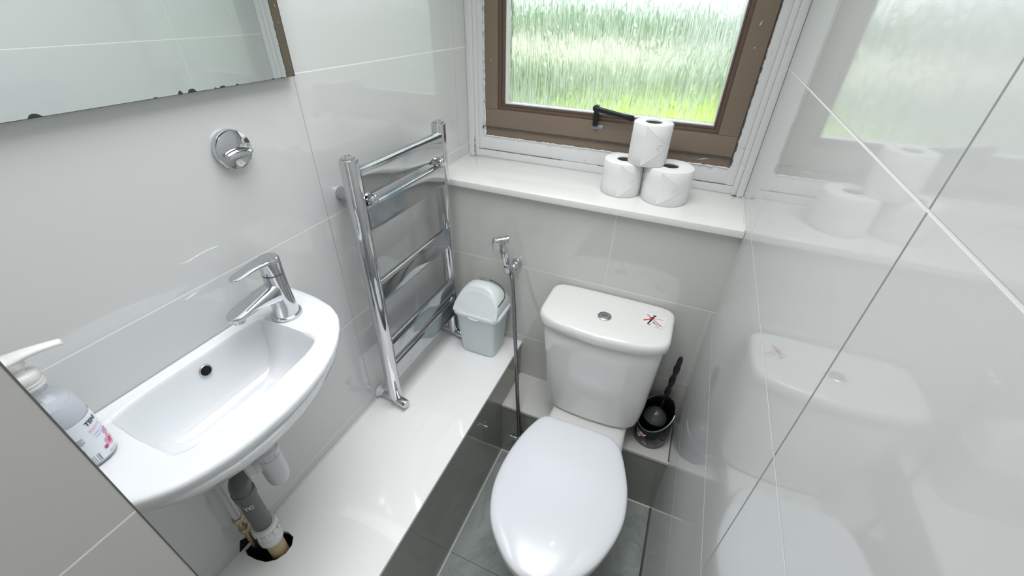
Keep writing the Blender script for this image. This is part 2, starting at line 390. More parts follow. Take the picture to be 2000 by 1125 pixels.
# black casement stay handle
hd = obj('window_handle', B(.4205, .4355, YW - .022, YW - .006, 1.138, 1.196, bev=.004), 'black_iron', win)
bm = bmesh.new(); loft(bm, [superring(0, 0, 0, .0065, .006, 3, 16), superring(0, 0, .02, .0075, .007, 3, 16), superring(0, 0, .085, .0065, .006, 3, 16), superring(0, 0, .112, .0085, .006, 3, 16), superring(0, 0, .116, .005, .004, 3, 16)])
bmesh.ops.rotate(bm, verts=bm.verts, cent=(0, 0, 0), matrix=Matrix.Rotation(R(98), 3, 'Y')); bmesh.ops.translate(bm, verts=bm.verts, vec=(.424, YW - .028, 1.190))
obj('lever', bm, 'black_iron', hd)
bm = bmesh.new(); cyl(bm, (.428, YW - .03, 1.190), (.428, YW - .012, 1.190), .010, 20, .002); obj('pivot', bm, 'black_iron', hd)
obj('keep_plate', B(.416, .450, YW - .0085, YW - .006, 1.130, 1.142, bev=.0005), 'chrome_dull', win)
# white painted casing: board under the window and moulded jambs
bm = bmesh.new(); box(bm, .004, .871, YW - .004, YW + .05, .9958, 1.0195, .002); box(bm, .012, .862, YW - .001, YW + .05, 1.0205, 1.0670, .002)
struct('trim_7', bm, 'paint')
bm = bmesh.new(); box(bm, .0003, .022, YW - .014, YW + .05, .9958, ZT, .003); box(bm, .022, .034, YW - .007, YW + .05, .9958, ZT, .003); box(bm, .034, .0575, YW - .002, YW + .05, 1.019, ZT, .002)
struct('trim_8', bm, 'paint')
bm = bmesh.new(); box(bm, .856, .8747, YW - .020, YW + .05, .9958, ZT, .003); box(bm, .842, .856, YW - .012, YW + .05, .9958, ZT, .003); box(bm, .8190, .842, YW - .003, YW + .05, 1.019, ZT, .002)
struct('trim_9', bm, 'paint')
struct('trim_10', B(.0575, .819, YW - .003, YW + .05, 1.925, ZT, bev=.002), 'paint')
# flaking caulk along the brown frame, cracks
bm = bmesh.new()
def ragged(bm, p, q, r, amp, step=.006, mi=0):
    p, q = Vector(p), Vector(q); n = max(3, int((q - p).length / step))
    tube(bm, [p.lerp(q, i / n) + Vector((random.uniform(-amp, amp), random.uniform(-amp * .3, amp * .3), random.uniform(-amp, amp))) for i in range(n + 1)], r, 6, radf=lambda t: r * random.uniform(.5, 1.5), mi=mi)
ragged(bm, (.059, YW - .003, 1.068), (.059, YW - .003, 1.90), .0035, .0014); ragged(bm, (.060, YW - .002, 1.0665), (.815, YW - .002, 1.0665), .0022, .0012)
struct('trim_11', bm, 'paint')
bm = bmesh.new(); ragged(bm, (.8187, YW - .0035, 1.075), (.8187, YW - .0035, 1.90), .0019, .0011); ragged(bm, (.0560, YW - .0025, 1.13), (.0560, YW - .0025, 1.90), .0007, .0008)
ragged(bm, (.02, YW - .003, 1.0200), (.33, YW - .003, 1.0200), .0007, .0004); ragged(bm, (.45, YW - .003, 1.0200), (.858, YW - .003, 1.0200), .0006, .0004)
ragged(bm, (.0615, YW - .006, 1.0962), (.8165, YW - .006, 1.0962), .0018, .0004); ragged(bm, (.0215, YW - .012, .998), (.0215, YW - .012, 1.06), .0012, .0008); ragged(bm, (.845, YW - .018, .9975), (.872, YW - .018, .9975), .0016, .0008)
ragged(bm, (.054, YW - .004, 1.092), (.060, YW - .004, 1.098), .004, .0012)
struct('trim_12', bm, 'crack')
# small white paint scuffs on the brown wood
bm = bmesh.new()
for (x, z, l, a) in ((.083, 1.29, .004, 1), (.788, 1.41, .013, 1.2), (.42, 1.125, .003, 0), (.745, 1.083, .035, .25), (.79, 1.36, .004, 1)):
    dx, dz = math.cos(a) * l / 2, math.sin(a) * l / 2
    yy = YW - .0075 if z > 1.0975 else YW - .001
    plate(bm, [(x - dx, yy, z - dz), (x + .001, yy, z - .0012), (x + dx, yy, z + dz), (x - .001, yy, z + .0012)], (0, -1, 0), .0004)
obj('paint_scuff', bm, 'paint', win)

# ------------------------------------------------------------------ outdoors
struct('ground', B(-60, 40, .4, 90, -.4, -.30), 'lawn', smooth=False)
bm = bmesh.new(); box(bm, -30, .9, 14.5, 27, -.30, -.27); struct('path', bm, 'path', smooth=False)
bm = bmesh.new(); plate(bm, [(.35 + 1.75 * math.cos(a) * (1 + .15 * math.sin(3 * a)), 5.9 + 3.4 * math.sin(a), -.299) for a in [2 * math.pi * i / 40 for i in range(40)]], (0, 0, 1), .03); tagp(obj('grass_bed', bm, 'fresh_grass', loc=(.2, 6.2, -.3)), 'bright yellow-green grass patch at the lower right of the frosted window', 'grass', kind='stuff')
def bush(name, c, r, mat, label, cat, group=None):
    bm = bmesh.new(); bmesh.ops.create_icosphere(bm, subdivisions=4, radius=1)
    for v in bm.verts:
        n = noise.fractal(v.co * 2.2 + Vector(c), 1, 2, 4); v.co = Vector((v.co.x * r[0], v.co.y * r[1], v.co.z * r[2])) * (1 + .22 * n)
    bmesh.ops.translate(bm, verts=bm.verts, vec=(c[0], c[1], -.3 + r[2] * .75))
    return tagp(obj(name, bm, mat, ang=180, loc=(c[0], c[1], -.3)), label, cat, group)
bush('garden_bush', (-3.2, 9.2, 0), (1.3, .8, .45), 'hedge', 'dark green bush on the lawn seen low behind the left half of the window', 'bush')
bush('garden_bush', (-6.6, 9.6, 0), (1.2, .9, .5), 'hedge', 'green bush on the lawn at the left of the window', 'bush')
bush('garden_bush', (.9, 11.0, 0), (1.0, .8, .5), 'tree', 'pale green bush at the right of the window beyond the lawn', 'bush')
bush('garden_tree', (-9.0, 26.0, 0), (4.6, 2, 1.2), 'tree', 'blurred green shrub mass at the top of the window, left of centre', 'tree')
bush('garden_tree', (-1.5, 24.0, 0), (1.9, 2, 1.0), 'tree', 'blurred green shrub mass at the top of the window, right of centre', 'tree')
bm = bmesh.new(); box(bm, 1.0, 9, 15, 22, -.3, 4.0); box(bm, .8, 9.2, 14.8, 22.2, 4.0, 4.2)
h = obj('neighbouring_building', bm, 'render', smooth=False, loc=(5, 18, -.3)); tagp(h, 'pale rendered building glimpsed at the upper right of the frosted window', 'building')

# ------------------------------------------------------------------ mirror
mr = thing('wall_mirror', 'frameless rectangular wall mirror with chipped lower edge above the basin', 'mirror', (.003, -.71, 1.323))
obj('mirror_glass', B(.0160, .0170, -.9998, -.4553, 1.3224, 1.88), 'mirror', mr, smooth=False)
obj('glass_edge', B(.003, .0159, -1.0, -.4530, 1.3216, 1.8805), 'glass_edge', mr, smooth=False)
for (y, wd, hh) in ((-.8205, .013, .0042), (-.6385, .0125, .0050), (-.6555, .0065, .0045), (-.5900, .010, .0022), (-.6020, .003, .0018), (-.6900, .006, .0012), (-.5650, .004, .0018), (-.4960, .006, .0012), (-.4780, .006, .0010), (-.4520, .003, .002)):
    n = 7; top = [(.0171, y - .0060 - wd / 2 + wd * i / (n - 1), 1.3224 + hh * (math.sin(math.pi * i / (n - 1)) ** .5 if 0 < i < n - 1 else .05) * random.uniform(.75, 1.1)) for i in range(n)]
    bm = bmesh.new(); plate(bm, [(.0171, y - .0060 + wd / 2, 1.3222), (.0171, y - .0060 - wd / 2, 1.3222)] + top, (1, 0, 0), .0003); obj('edge_chip', bm, 'chip', mr, smooth=False)

# ------------------------------------------------------------------ wall knob
kn = thing('robe_hook', 'round chrome wall hook on a disc between mirror and tap', 'hook', (.0, -.610, 1.2290))
K = Vector((0, -.6080, 1.2290)); bm = bmesh.new()
lathe(bm, [(.0305, .0005), (.0322, .003), (.0322, .010), (.0305, .0125), (.022, .0150), (.001, .0165)], K, (1, 0, 0), 48); obj('backplate', bm, 'chrome', kn)
bm = bmesh.new(); secs = []
for x, hy, hz, dz in ((.010, .0210, .0065, -.002), (.015, .0240, .0075, -.003), (.020, .0250, .0080, -.004), (.024, .0235, .0065, -.005), (.0265, .0170, .0035, -.006)):
    secs.append([(K.x + x, K.y + hy * math.cos(t), K.z + dz + hz * math.sin(t)) for t in [2 * math.pi * i / 24 for i in range(24)]])
loft(bm, secs); obj('grip', bm, 'chrome', kn)

# ------------------------------------------------------------------ washbasin
ZS = .935
outp = [(.0015, -.583), (.037, -.5835), (.077, -.5876), (.125, -.5985), (.158, -.6170), (.182, -.641), (.204, -.671), (.2195, -.7000), (.2345, -.740), (.2425, -.781), (.2463, -.8246), (.2442, -.876), (.239, -.911), (.2303, -.941), (.2197, -.9665), (.2044, -.9875), (.183, -1.010), (.150, -1.032), (.105, -1.048), (.05, -1.056), (.0015, -1.058)]
side = resample([(x, y, 0) for x, y in outp], 60, closed=False)
back = [Vector((.0015, -1.058 + (1.058 - .583) * i / 21, 0)) for i in range(1, 21)]
outer = side + back           # 80 points, going right-back -> front -> left-back -> along the wall
inp = [(.030, -.684), (.09, -.680), (.150, -.681), (.166, -.688), (.1745, -.705), (.1815, -.735), (.1865, -.79), (.1885, -.84), (.186, -.885), (.180, -.918), (.171, -.936), (.155, -.943), (.09, -.945), (.035, -.942)]
side2 = resample([(x, y, 0) for x, y in inp], 60, closed=False)
back2 = [Vector((.022 + .010 * abs(i - 10.5) ** 4 / 10.5 ** 4, -.936 + (.936 - .690) * (i - 1) / 19, 0)) for i in range(1, 21)]
inner = side2 + back2
def ring_at(P, z): return [(p.x, p.y, z) for p in P]
def scaled(P, s, cx, cy, z, sx=None, keep=False):
    sx = s if sx is None else sx
    return [(max(.0015, cx + (p.x - cx) * sx), cy + (p.y - cy) * s, z) for p in P]
bas = thing('washbasin', 'small white ceramic wall-hung washbasin on the left wall', 'washbasin', (0.0015, -.82, .80))
bm = bmesh.new(); secs = []
for z, s, sx in ((.789, .20, .35), (.7895, .30, .45), (.795, .46, .56), (.808, .57, .63), (.826, .68, .73), (.848, .79, .83), (.872, .885, .91), (.898, .957, .965), (.918, .992, .995), (.928, .998, 1.0), (.9325, .996, .995), (.935, .988, .982)):
    secs.append(scaled(outer, s, .0015, -.815, z, sx))
# rim to inner bowl
def lerpring(A, B_, t, z): return [(a[0] + (b[0] - a[0]) * t, a[1] + (b[1] - a[1]) * t, z) for a, b in zip(A, B_)]
orim = secs[-1]; irim = ring_at(inner, ZS)
secs.append(lerpring(orim, irim, .12, .9355)); secs.append(lerpring(orim, irim, .22, .9350)); secs.append(lerpring(orim, irim, .34, .9338)); secs.append(lerpring(orim, irim, .88, .9336)); secs.append(lerpring(orim, irim, 1, .9320))
cx, cy = .112, -.812
for z, s in ((.926, .985), (.910, .965), (.890, .935), (.868, .89), (.850, .82), (.837, .70), (.829, .52), (.825, .30), (.823, .12)):
    secs.append([(cx + (p.x - cx) * s, cy + (p.y - cy) * s, z) for p in inner])
loft(bm, secs, True, True); basin = obj('basin_bowl', bm, 'ceramic', bas, ang=60)
bm = bmesh.new(); lathe(bm, [(.0085, 0), (.0085, .0012), (.0070, .0016)], (.0285, -.8045, .9060), (1, 0, .18), 28); obj('overflow_hole', bm, 'void', bas, label='dark round overflow hole')
bm = bmesh.new(); lathe(bm, [(.0098, -.0008), (.0104, .0006), (.0098, .0011), (.0086, .0010)], (.0285, -.8045, .9060), (1, 0, .18), 28, cap0=True, cap1=False); obj('overflow_ring', bm, 'chrome_dull', bas)
bm = bmesh.new(); lathe(bm, [(.020, 0), (.020, .0015), (.017, .0025), (.0155, .0005), (.001, .0003)], (.128, -.800, .8245), (0, 0, 1), 28); obj('drain', bm, 'chrome_dull', bas)

# ------------------------------------------------------------------ basin tap
T = Vector((.0640, -.6530, .9336))
tp = thing('basin_tap', 'chrome single-lever mixer tap on the right end of the basin', 'tap', T)
bm = bmesh.new(); lathe(bm, [(.0265, .0002), (.0275, .002), (.0270, .0055), (.0245, .0065)], T, (0, 0, 1), 40); obj('base_ring', bm, 'chrome', tp)
bm = bmesh.new(); lathe(bm, [(.0235, .005), (.0228, .012), (.0200, .045), (.0192, .060), (.0185, .085), (.0185, .0935)], T, (0, 0, 1), 40); obj('tap_body', bm, 'chrome', tp)
bm = bmesh.new(); lathe(bm, [(.0172, .0935), (.0172, .0965)], T, (0, 0, 1), 40); obj('seam_ring', bm, 'trimstrip', tp)
bm = bmesh.new(); secs = []
for t, wd, zt, th in ((-.004, .0165, .080, .046), (.018, .0180, .077, .036), (.040, .0185, .073, .024), (.062, .0188, .069, .016), (.080, .0185, .065, .012), (.092, .0165, .062, .010), (.099, .0115, .060, .008), (.102, .0045, .059, .006)):
    ring = []
    for i in range(24):
        a = 2 * math.pi * i / 24; c, s = math.cos(a), math.sin(a)
        ring.append((T.x + wd * math.copysign(abs(c) ** .55, c), T.y - t, T.z + zt - th / 2 + th / 2 * math.copysign(abs(s) ** .55, s)))
    secs.append(ring)
loft(bm, secs); obj('spout', bm, 'chrome', tp)
bm = bmesh.new(); cyl(bm, (T.x, T.y - .087, T.z + .044), (T.x, T.y - .087, T.z + .056), .0105, 24, .001); obj('aerator', bm, 'chrome_dull', tp)
bm = bmesh.new(); lathe(bm, [(.0184, .0965), (.0186, .118), (.0180, .1245), (.0160, .1270), (.001, .1275)], T, (0, 0, 1), 40)
obj('lever_cap', bm, 'chrome', tp)
bm = bmesh.new(); secs = []
for t, wd, z, th in ((.000, .0165, .1275, .009), (.016, .0165, .1280, .009), (.028, .0140, .1275, .008), (.042, .0128, .1260, .007), (.056, .0128, .1240, .006), (.066, .0118, .1225, .005), (.072, .0080, .1215, .004), (.0745, .0030, .1210, .003)):
    secs.append([(T.x + wd * math.copysign(abs(math.cos(a)) ** .6, math.cos(a)), T.y - t, T.z + z - th / 2 + th / 2 * math.copysign(abs(math.sin(a)) ** .6, math.sin(a))) for a in [2 * math.pi * i / 20 for i in range(20)]])
loft(bm, secs); obj('lever', bm, 'chrome', tp)

# ------------------------------------------------------------------ text helper
def text_mesh(s, size, bold=0.0):
    c = bpy.data.curves.new('txt', 'FONT'); c.body = s; c.size = size; c.align_x = 'CENTER'; c.resolution_u = 3; c.offset = bold; c.fill_mode = 'FRONT'
    o = bpy.data.objects.new('txt', c); COL.objects.link(o); dg = bpy.context.evaluated_depsgraph_get()
    me = bpy.data.meshes.new_from_object(o.evaluated_get(dg)); bm = bmesh.new(); bm.from_mesh(me)
    bpy.data.objects.remove(o); bpy.data.meshes.remove(me); bpy.data.curves.remove(c); return bm
# ------------------------------------------------------------------ soap bottle
Bc = Vector((.0680, -.9840, .9345)); BA, BB = .0335, .026     # elliptical body, long axis across the view
brz = R(8)
bt = thing('soap_bottle', 'clear pump bottle of hand wash at the left end of the basin', 'soap bottle', Bc, brz)
def el(z, k, a=BA, b=BB, e=2.3): return superring(Bc.x, Bc.y, Bc.z + z, a * k, b * k, e, 40, brz)
def elc(z, r): return superring(Bc.x, Bc.y, Bc.z + z, r, r, 2, 40, brz)
HB = .105
bm = bmesh.new(); loft(bm, [el(.0002, .90), el(.003, .98), el(.010, 1), el(.075, 1), el(.088, .985), el(.099, .93), el(.108, .80), el(.114, .62), elc(.118, .0150), elc(.121, .0135), elc(.126, .0133), elc(.131, .0133)])
obj('bottle_body', bm, 'bottle', bt, ang=60)
bm = bmesh.new(); loft(bm, [el(.002, .88), el(.006, .955), el(.075, .965), el(.088, .945), el(.097, .90), el(.102, .84)]); obj('hand_wash', bm, 'soap', bt, ang=60)
bm = bmesh.new(); lathe(bm, [(.0155, .1285), (.0165, .130), (.0165, .1325), (.0158, .1335), (.0165, .1345), (.0165, .137), (.0158, .138), (.0165, .139), (.0165, .146), (.0150, .1485), (.0110, .1495), (.0080, .150)], Bc, (0, 0, 1), 40); obj('collar', bm, 'pump', bt)
bm = bmesh.new(); lathe(bm, [(.0085, .150), (.0085, .158), (.0115, .159), (.0130, .166), (.0120, .1705), (.0080, .1735), (.001, .1740)], Bc, (0, 0, 1), 32); obj('pump_head', bm, 'pump', bt)
nd = Vector((.34, .94, 0)).normalized(); npz = Vector((-nd.y, nd.x, 0)); bm = bmesh.new(); secs = []
for t, wd, z, th in ((-.014, .006, .1655, .006), (-.008, .0125, .1680, .011), (.004, .0125, .1700, .011), (.016, .0090, .1715, .010), (.030, .0068, .1715, .0085), (.045, .0056, .1705, .0075), (.0465, .0045, .1695, .0065)):
    secs.append([Bc + nd * t + npz * wd * math.cos(a) + Vector((0, 0, z - .001 + th / 2 * math.sin(a))) for a in [2 * math.pi * i / 20 for i in range(20)]])
loft(bm, secs); obj('nozzle', bm, 'pump', bt)
bm = bmesh.new(); tube(bm, [(Bc.x, Bc.y, Bc.z + .094), (Bc.x, Bc.y, Bc.z + .13)], .003, 10); obj('dip_tube', bm, 'pump', bt)
# printing wrapped on the bottle: u = angle around body (deg), v = height
def on_bottle(u, v, off):
    a = R(u); c, s = math.cos(a), math.sin(a); e = 2.3; k = 1 + off / BB
    x = BA * k * math.copysign(abs(c) ** (2 / e), c); y = BB * k * math.copysign(abs(s) ** (2 / e), s)
    return Vector((Bc.x + x * math.cos(brz) - y * math.sin(brz), Bc.y + x * math.sin(brz) + y * math.cos(brz), Bc.z + v))
def wrap(bm, u0, v0, off=.0005, rot=0):
    bmesh.ops.rotate(bm, verts=bm.verts, cent=(0, 0, 0), matrix=Matrix.Rotation(R(rot), 3, 'Z'))
    for v in bm.verts: v.co = on_bottle(u0 + v.co.x / .030 * 57.3, v0 + v.co.y, off)
    return bm
def quad(bm, x0, x1, y0, y1, n=1):
    for k in range(n):
        a, b = x0 + (x1 - x0) * k / n, x0 + (x1 - x0) * (k + 1) / n
        bm.faces.new([bm.verts.new(p) for p in ((a, y0, 0), (b, y0, 0), (b, y1, 0), (a, y1, 0))])
lb = bmesh.new(); quad(lb, -.052, .045, -.034, .034, 30)
labelo = obj('label', wrap(lb, 5, .041, .0002), 'label', bt)
FU = 25                                                     # front of the label faces this way
obj('brand_text', wrap(text_mesh('TENI', .0088, .0003), FU, .0625, .0006), 'navy', labelo)
obj('product_text', wrap(text_mesh('extra', .0092), FU - 2, .0520, .0006), 'palepink', labelo)
bm = text_mesh('moisturising', .0036); wrap(bm, FU, .0455, .0006); b2 = text_mesh('hand wash', .0036); wrap(b2, FU, .0405, .0006)
obj('small_text', bm, 'blue', labelo); obj('small_text', b2, 'blue', labelo)
def petalset(bm, x, y, r, n=5, ph=0, wd=.42):
    for k in range(n):
        a = 2 * math.pi * k / n + ph; d = Vector((math.cos(a), math.sin(a), 0)); q = Vector((-d.y, d.x, 0)); o = Vector((x, y, 0))
        bm.faces.new([bm.verts.new(o + p) for p in (d * r * .08, d * r * .55 - q * r * wd, d * r * .95 - q * r * wd * .6, d * r, d * r * .95 + q * r * wd * .6, d * r * .55 + q * r * wd)])
bm = bmesh.new(); petalset(bm, .004, 0, .0085); petalset(bm, .009, .013, .006, ph=.6); obj('flower_print', wrap(bm, FU, .024, .0006), 'pink', labelo)
bm = bmesh.new(); petalset(bm, .004, 0, .0042, ph=.3, wd=.25); petalset(bm, -.006, -.004, .003); obj('flower_centre', wrap(bm, FU, .024, .0008), 'magenta', labelo)
bm = text_mesh('500 ml e', .0040); obj('volume_text', wrap(bm, FU, .009, .0006), 'blue', labelo)
bm = bmesh.new(); x = 0
for k, wv in enumerate((1, 1, 2, 1, 3, 1, 1, 2, 1, 2, 1, 3, 1, 1, 2)):
    if k % 2 == 0: quad(bm, x, x + wv * .0006, 0, .012)
    x += wv * .0007 + .0002
obj('barcode', wrap(bm, -40, .008, .0006), 'inkgrey', labelo)
bm = bmesh.new()
for k in range(6): quad(bm, 0, .016 - .003 * (k % 3 == 2), -.0018 * k, -.0018 * k + .0006, 4)
obj('fine_print', wrap(bm, -40, .052, .0006), 'inkgrey', labelo)
bm = bmesh.new()
for k in range(3): quad(bm, .0, .0075, .0016 * k, .0016 * k + .0009)
obj('fine_print', wrap(bm, -36, .030, .0006), 'inkgrey', labelo)

# ------------------------------------------------------------------ waste trap and pipe under the basin
Px, Py = .068, -.8635
tw = thing('waste_pipe', 'white bottle trap and grey waste pipe under the basin, entering a hole in the boxing', 'pipe', (Px, Py, ZB))
Tc = Vector((.085, -.8030, 0))
bm = bmesh.new(); cyl(bm, (Tc.x, Tc.y, .700), (Tc.x, Tc.y, .787), .018, 28, .001); obj('drain_tail', bm, 'pvc_white', tw)
bm = bmesh.new(); lathe(bm, [(.0215, .700), (.0235, .702), (.0235, .716), (.0215, .718)], (Tc.x, Tc.y, 0), (0, 0, 1), 32)
for k in range(8): a = k * math.pi / 4; box(bm, Tc.x + .0225 * math.cos(a) - .0018, Tc.x + .0225 * math.cos(a) + .0018, Tc.y + .0225 * math.sin(a) - .0018, Tc.y + .0225 * math.sin(a) + .0018, .702, .716, .0006, 1)
obj('trap_nut', bm, 'pvc_white', tw)
bm = bmesh.new(); lathe(bm, [(.001, .6090), (.008, .6095), (.0150, .6130), (.0195, .6200), (.0215, .6300), (.0222, .645), (.0225, .685), (.0232, .694), (.0232, .700), (.019, .700)], (Tc.x, Tc.y, 0), (0, 0, 1), 36)
for k in range(3): a = .8 + k * .9; box(bm, Tc.x + .0222 * math.cos(a) - .001, Tc.x + .0222 * math.cos(a) + .001, Tc.y + .0222 * math.sin(a) - .001, Tc.y + .0222 * math.sin(a) + .001, .662, .688, .0004, 1)
obj('trap_bowl', bm, 'pvc_white', tw)
bm = bmesh.new(); cyl(bm, (Tc.x - .003, Tc.y - .015, .690), (Px + .001, Py + .030, .690), .0165, 28, .001); lathe(bm, [(.0185, 0), (.0225, .002), (.0225, .013), (.0195, .016)], (Px + .003, Py + .033, .690), (Px - Tc.x, Py - Tc.y, 0), 32); obj('outlet_nut', bm, 'pvc_white', tw)
bm = bmesh.new(); e0 = Vector((Px + .001, Py + .024, .690)); path = [e0] + [Vector((Px, Py, .668)) + Vector((0, .022 * math.cos(a), .022 * math.sin(a))) for a in [math.pi / 2 - .05 + (math.pi / 2) * i / 8 for i in range(9)] if False] 
arc = [Vector((Px, Py + .024 - .024 * math.sin(a), .666 + .024 * math.cos(a))) for a in [i * math.pi / 16 for i in range(9)]]
tube(bm, arc + [Vector((Px, Py, .645))], .0185, 28); lathe(bm, [(.0186, 0), (.0205, .001), (.0205, .018), (.0186, .020)], (Px, Py, .636), (0, 0, 1), 32); obj('elbow', bm, 'pvc_grey', tw)
bm = bmesh.new(); cyl(bm, (Px, Py, .520), (Px, Py, .640), .0182, 32); gp = obj('waste_tube', bm, 'pvc_grey', tw, label='grey vertical pipe with white print')
tb = text_mesh('TC', .0135, .0006)
for v in tb.verts:
    a = R(-40) + v.co.x / .0183 * 1.0; v.co = Vector((Px + .0186 * math.cos(a), Py + .0186 * math.sin(a), .612 + v.co.y))
obj('pipe_print', tb, 'paint', gp)
bm = bmesh.new(); lathe(bm, [(.0186, .5300), (.0235, .5295), (.0245, .525), (.0245, .5195), (.0225, .518), (.0218, .517), (.0218, .4860), (.0235, .4850), (.0240, .482), (.0240, .470), (.0225, .468), (.018, .468)], (Px, Py, 0), (0, 0, 1), 36)
for k in range(10): a = k * math.pi / 5; box(bm, Px + .0235 * math.cos(a) - .0015, Px + .0235 * math.cos(a) + .0015, Py + .0235 * math.sin(a) - .0015, Py + .0235 * math.sin(a) + .0015, .500, .5235, .0005, 1)
obj('coupling', bm, 'pvc_white', tw)
bm = bmesh.new(); cyl(bm, (Px, Py, ZB - .09), (Px, Py, .471), .0178, 32); obj('pipe_stub', bm, 'pvc_beige', tw, label='beige stub of pipe in the hole')

sp = thing('supply_pipe', 'thin white water supply pipe with brass valve behind the grey waste pipe', 'pipe', (.022, -.882, ZB))
bm = bmesh.new(); tube(bm, [(.022, -.874, .80), (.022, -.880, .545)], .0072, 16); obj('riser', bm, 'pvc_white', sp)
bm = bmesh.new(); cyl(bm, (.022, -.8805, .548), (.022, -.8805, .532), .0105, 6, .001); cyl(bm, (.022, -.8805, .532), (.022, -.8805, .508), .0080, 20, .001); cyl(bm, (.022, -.8805, .508), (.022, -.8805, .494), .0105, 6, .001); cyl(bm, (.022, -.8805, .520), (.034, -.8805, .520), .0045, 12, .0005); obj('isolating_valve', bm, 'brass', sp)
bm = bmesh.new(); tube(bm, [(.022, -.8805, .496), (.022, -.8805, ZB - .08)], .0065, 14); obj('riser', bm, 'brass', sp)

# ------------------------------------------------------------------ towel radiator
PXR = .070; yL, yR = -.4215, -.0740; zb_, zt_ = .462, 1.170
rad = thing('towel_radiator', 'chrome ladder towel radiator with flat bars on the left wall', 'towel radiator', (0, -.25, ZB))
for i, y in enumerate((yL, yR)):
    bm = bmesh.new(); lathe(bm, [(.0178, zb_), (.0193, zb_ + .002), (.0193, zt_ - .003), (.0185, zt_ - .0005), (.0175, zt_)], (PXR, y, 0), (0, 0, 1), 40); post = obj('post', bm, 'chrome', rad)
    bm = bmesh.new(); lathe(bm, [(.0125, zt_), (.0130, zt_ + .002), (.0115, zt_ + .006), (.0065, zt_ + .0065), (.0055, zt_ + .003), (.001, zt_ + .003)], (PXR, y, 0), (0, 0, 1), 28); obj('bleed_cap', bm, 'chrome', post)
    bm = bmesh.new(); lathe(bm, [(.0150, zt_ + .0001), (.0150, zt_ + .0012), (.0125, zt_ + .0013)], (PXR, y, 0), (0, 0, 1), 28); obj('tarnish_ring', bm, 'rust', post)
for (z0, z1) in ((1.084, 1.150), (1.000, 1.066), (.802, .868), (.612, .679), (.529, .596)):
    bm = bmesh.new(); prof = []
    h = (z1 - z0) / 2; zc = (z0 + z1) / 2
    for k in range(25):
        t = math.pi * k / 24; prof.append((.0755 + .0105 * math.copysign(abs(math.sin(t)) ** .45, math.sin(t)) + .001, zc + h * math.copysign(abs(math.cos(t)) ** .55, math.cos(t))))
    for k in range(1, 24):
        t = math.pi * k / 24; prof.append((.0755 - .004 * abs(math.sin(t)) ** .45, zc - h * math.copysign(abs(math.cos(t)) ** .55, math.cos(t))))
    loft(bm, [[(x, y, z) for x, z in prof] for y in (yL + .012, yR - .012)]); obj('flat_bar', bm, 'panel', rad, ang=50)
for (y, z) in ((yL + .028, 1.075), (yR - .035, 1.075)):
    bm = bmesh.new(); lathe(bm, [(.0150, .0005), (.0155, .002), (.0150, .040), (.011, .043), (.0095, .060)], (0, y - (.0), z), (1, 0, 0), 28); br = obj('wall_bracket', bm, 'chrome_dull', rad)
    bm = bmesh.new(); lathe(bm, [(.010, .068), (.0115, .080), (.0125, .090), (.0118, .097), (.0080, .100), (.003, .1005), (.001, .099)], (0, y, z), (1, 0, 0), 28); obj('clamp_knob', bm, 'chrome', br)
for y in (yL, yR):
    vv = bpy.data.objects.new('valve', None)
    bm = bmesh.new(); cyl(bm, (PXR, y, zb_ - .007), (PXR, y, zb_ + .001), .0135, 8, .001); lathe(bm, [(.010, 0), (.0115, .002), (.0115, .012), (.010, .014)], (PXR, y, zb_ - .020), (0, 0, 1), 24); cyl(bm, (.022, y + .004, .446), (PXR + .012, y, .446), .0085, 20, .001)
    v0 = obj('valve_body', bm, 'chrome', rad)
    bm = bmesh.new(); lathe(bm, [(.0095, 0), (.0125, .002), (.0135, .008), (.0135, .030), (.0120, .033), (.001, .0335)], (PXR + .008, y, .4475), (1, -.15, -.05), 24); obj('valve_cap', bm, 'chrome', v0)
    bm = bmesh.new(); lathe(bm, [(.0175, .0015), (.0180, .003), (.0165, .006), (.0110, .012), (.0095, .024)], (0, y + .006, .446), (1, 0, 0), 28); obj('wall_flange', bm, 'pvc_white' if y == yL else 'rust', v0)

# ------------------------------------------------------------------ swing-top bin
bx, by = .190, -.0740
bn = thing('swing_bin', 'small pale grey plastic swing-top bin on the boxing shelf', 'bin', (bx, by, ZB), R(0))
def rr(z, hx, hy, e=6, dy=0): return superring(bx, by + dy, ZB + z, hx, hy, e, 64)
bm = bmesh.new(); loft(bm, [rr(.0005, .060, .048), rr(.004, .063, .051), rr(.10, .071, .0575), rr(.165, .0765, .062), rr(.168, .0775, .063)]); obj('bin_body', bm, 'binp', bn)
bm = bmesh.new(); loft(bm, [rr(.164, .0780, .0630), rr(.162, .0820, .0655), rr(.166, .0845, .0668), rr(.172, .0850, .0670), rr(.176, .0835, .0660), rr(.179, .0790, .0625)]); obj('rim', bm, 'binlid', bn)
bm = bmesh.new(); tube(bm, [(bx - .018, by - .0670, ZB + .166), (bx - .008, by - .0685, ZB + .164), (bx + .008, by - .0685, ZB + .164), (bx + .018, by - .0670, ZB + .166)], .0022, 8); obj('catch', bm, 'binlid', bn)
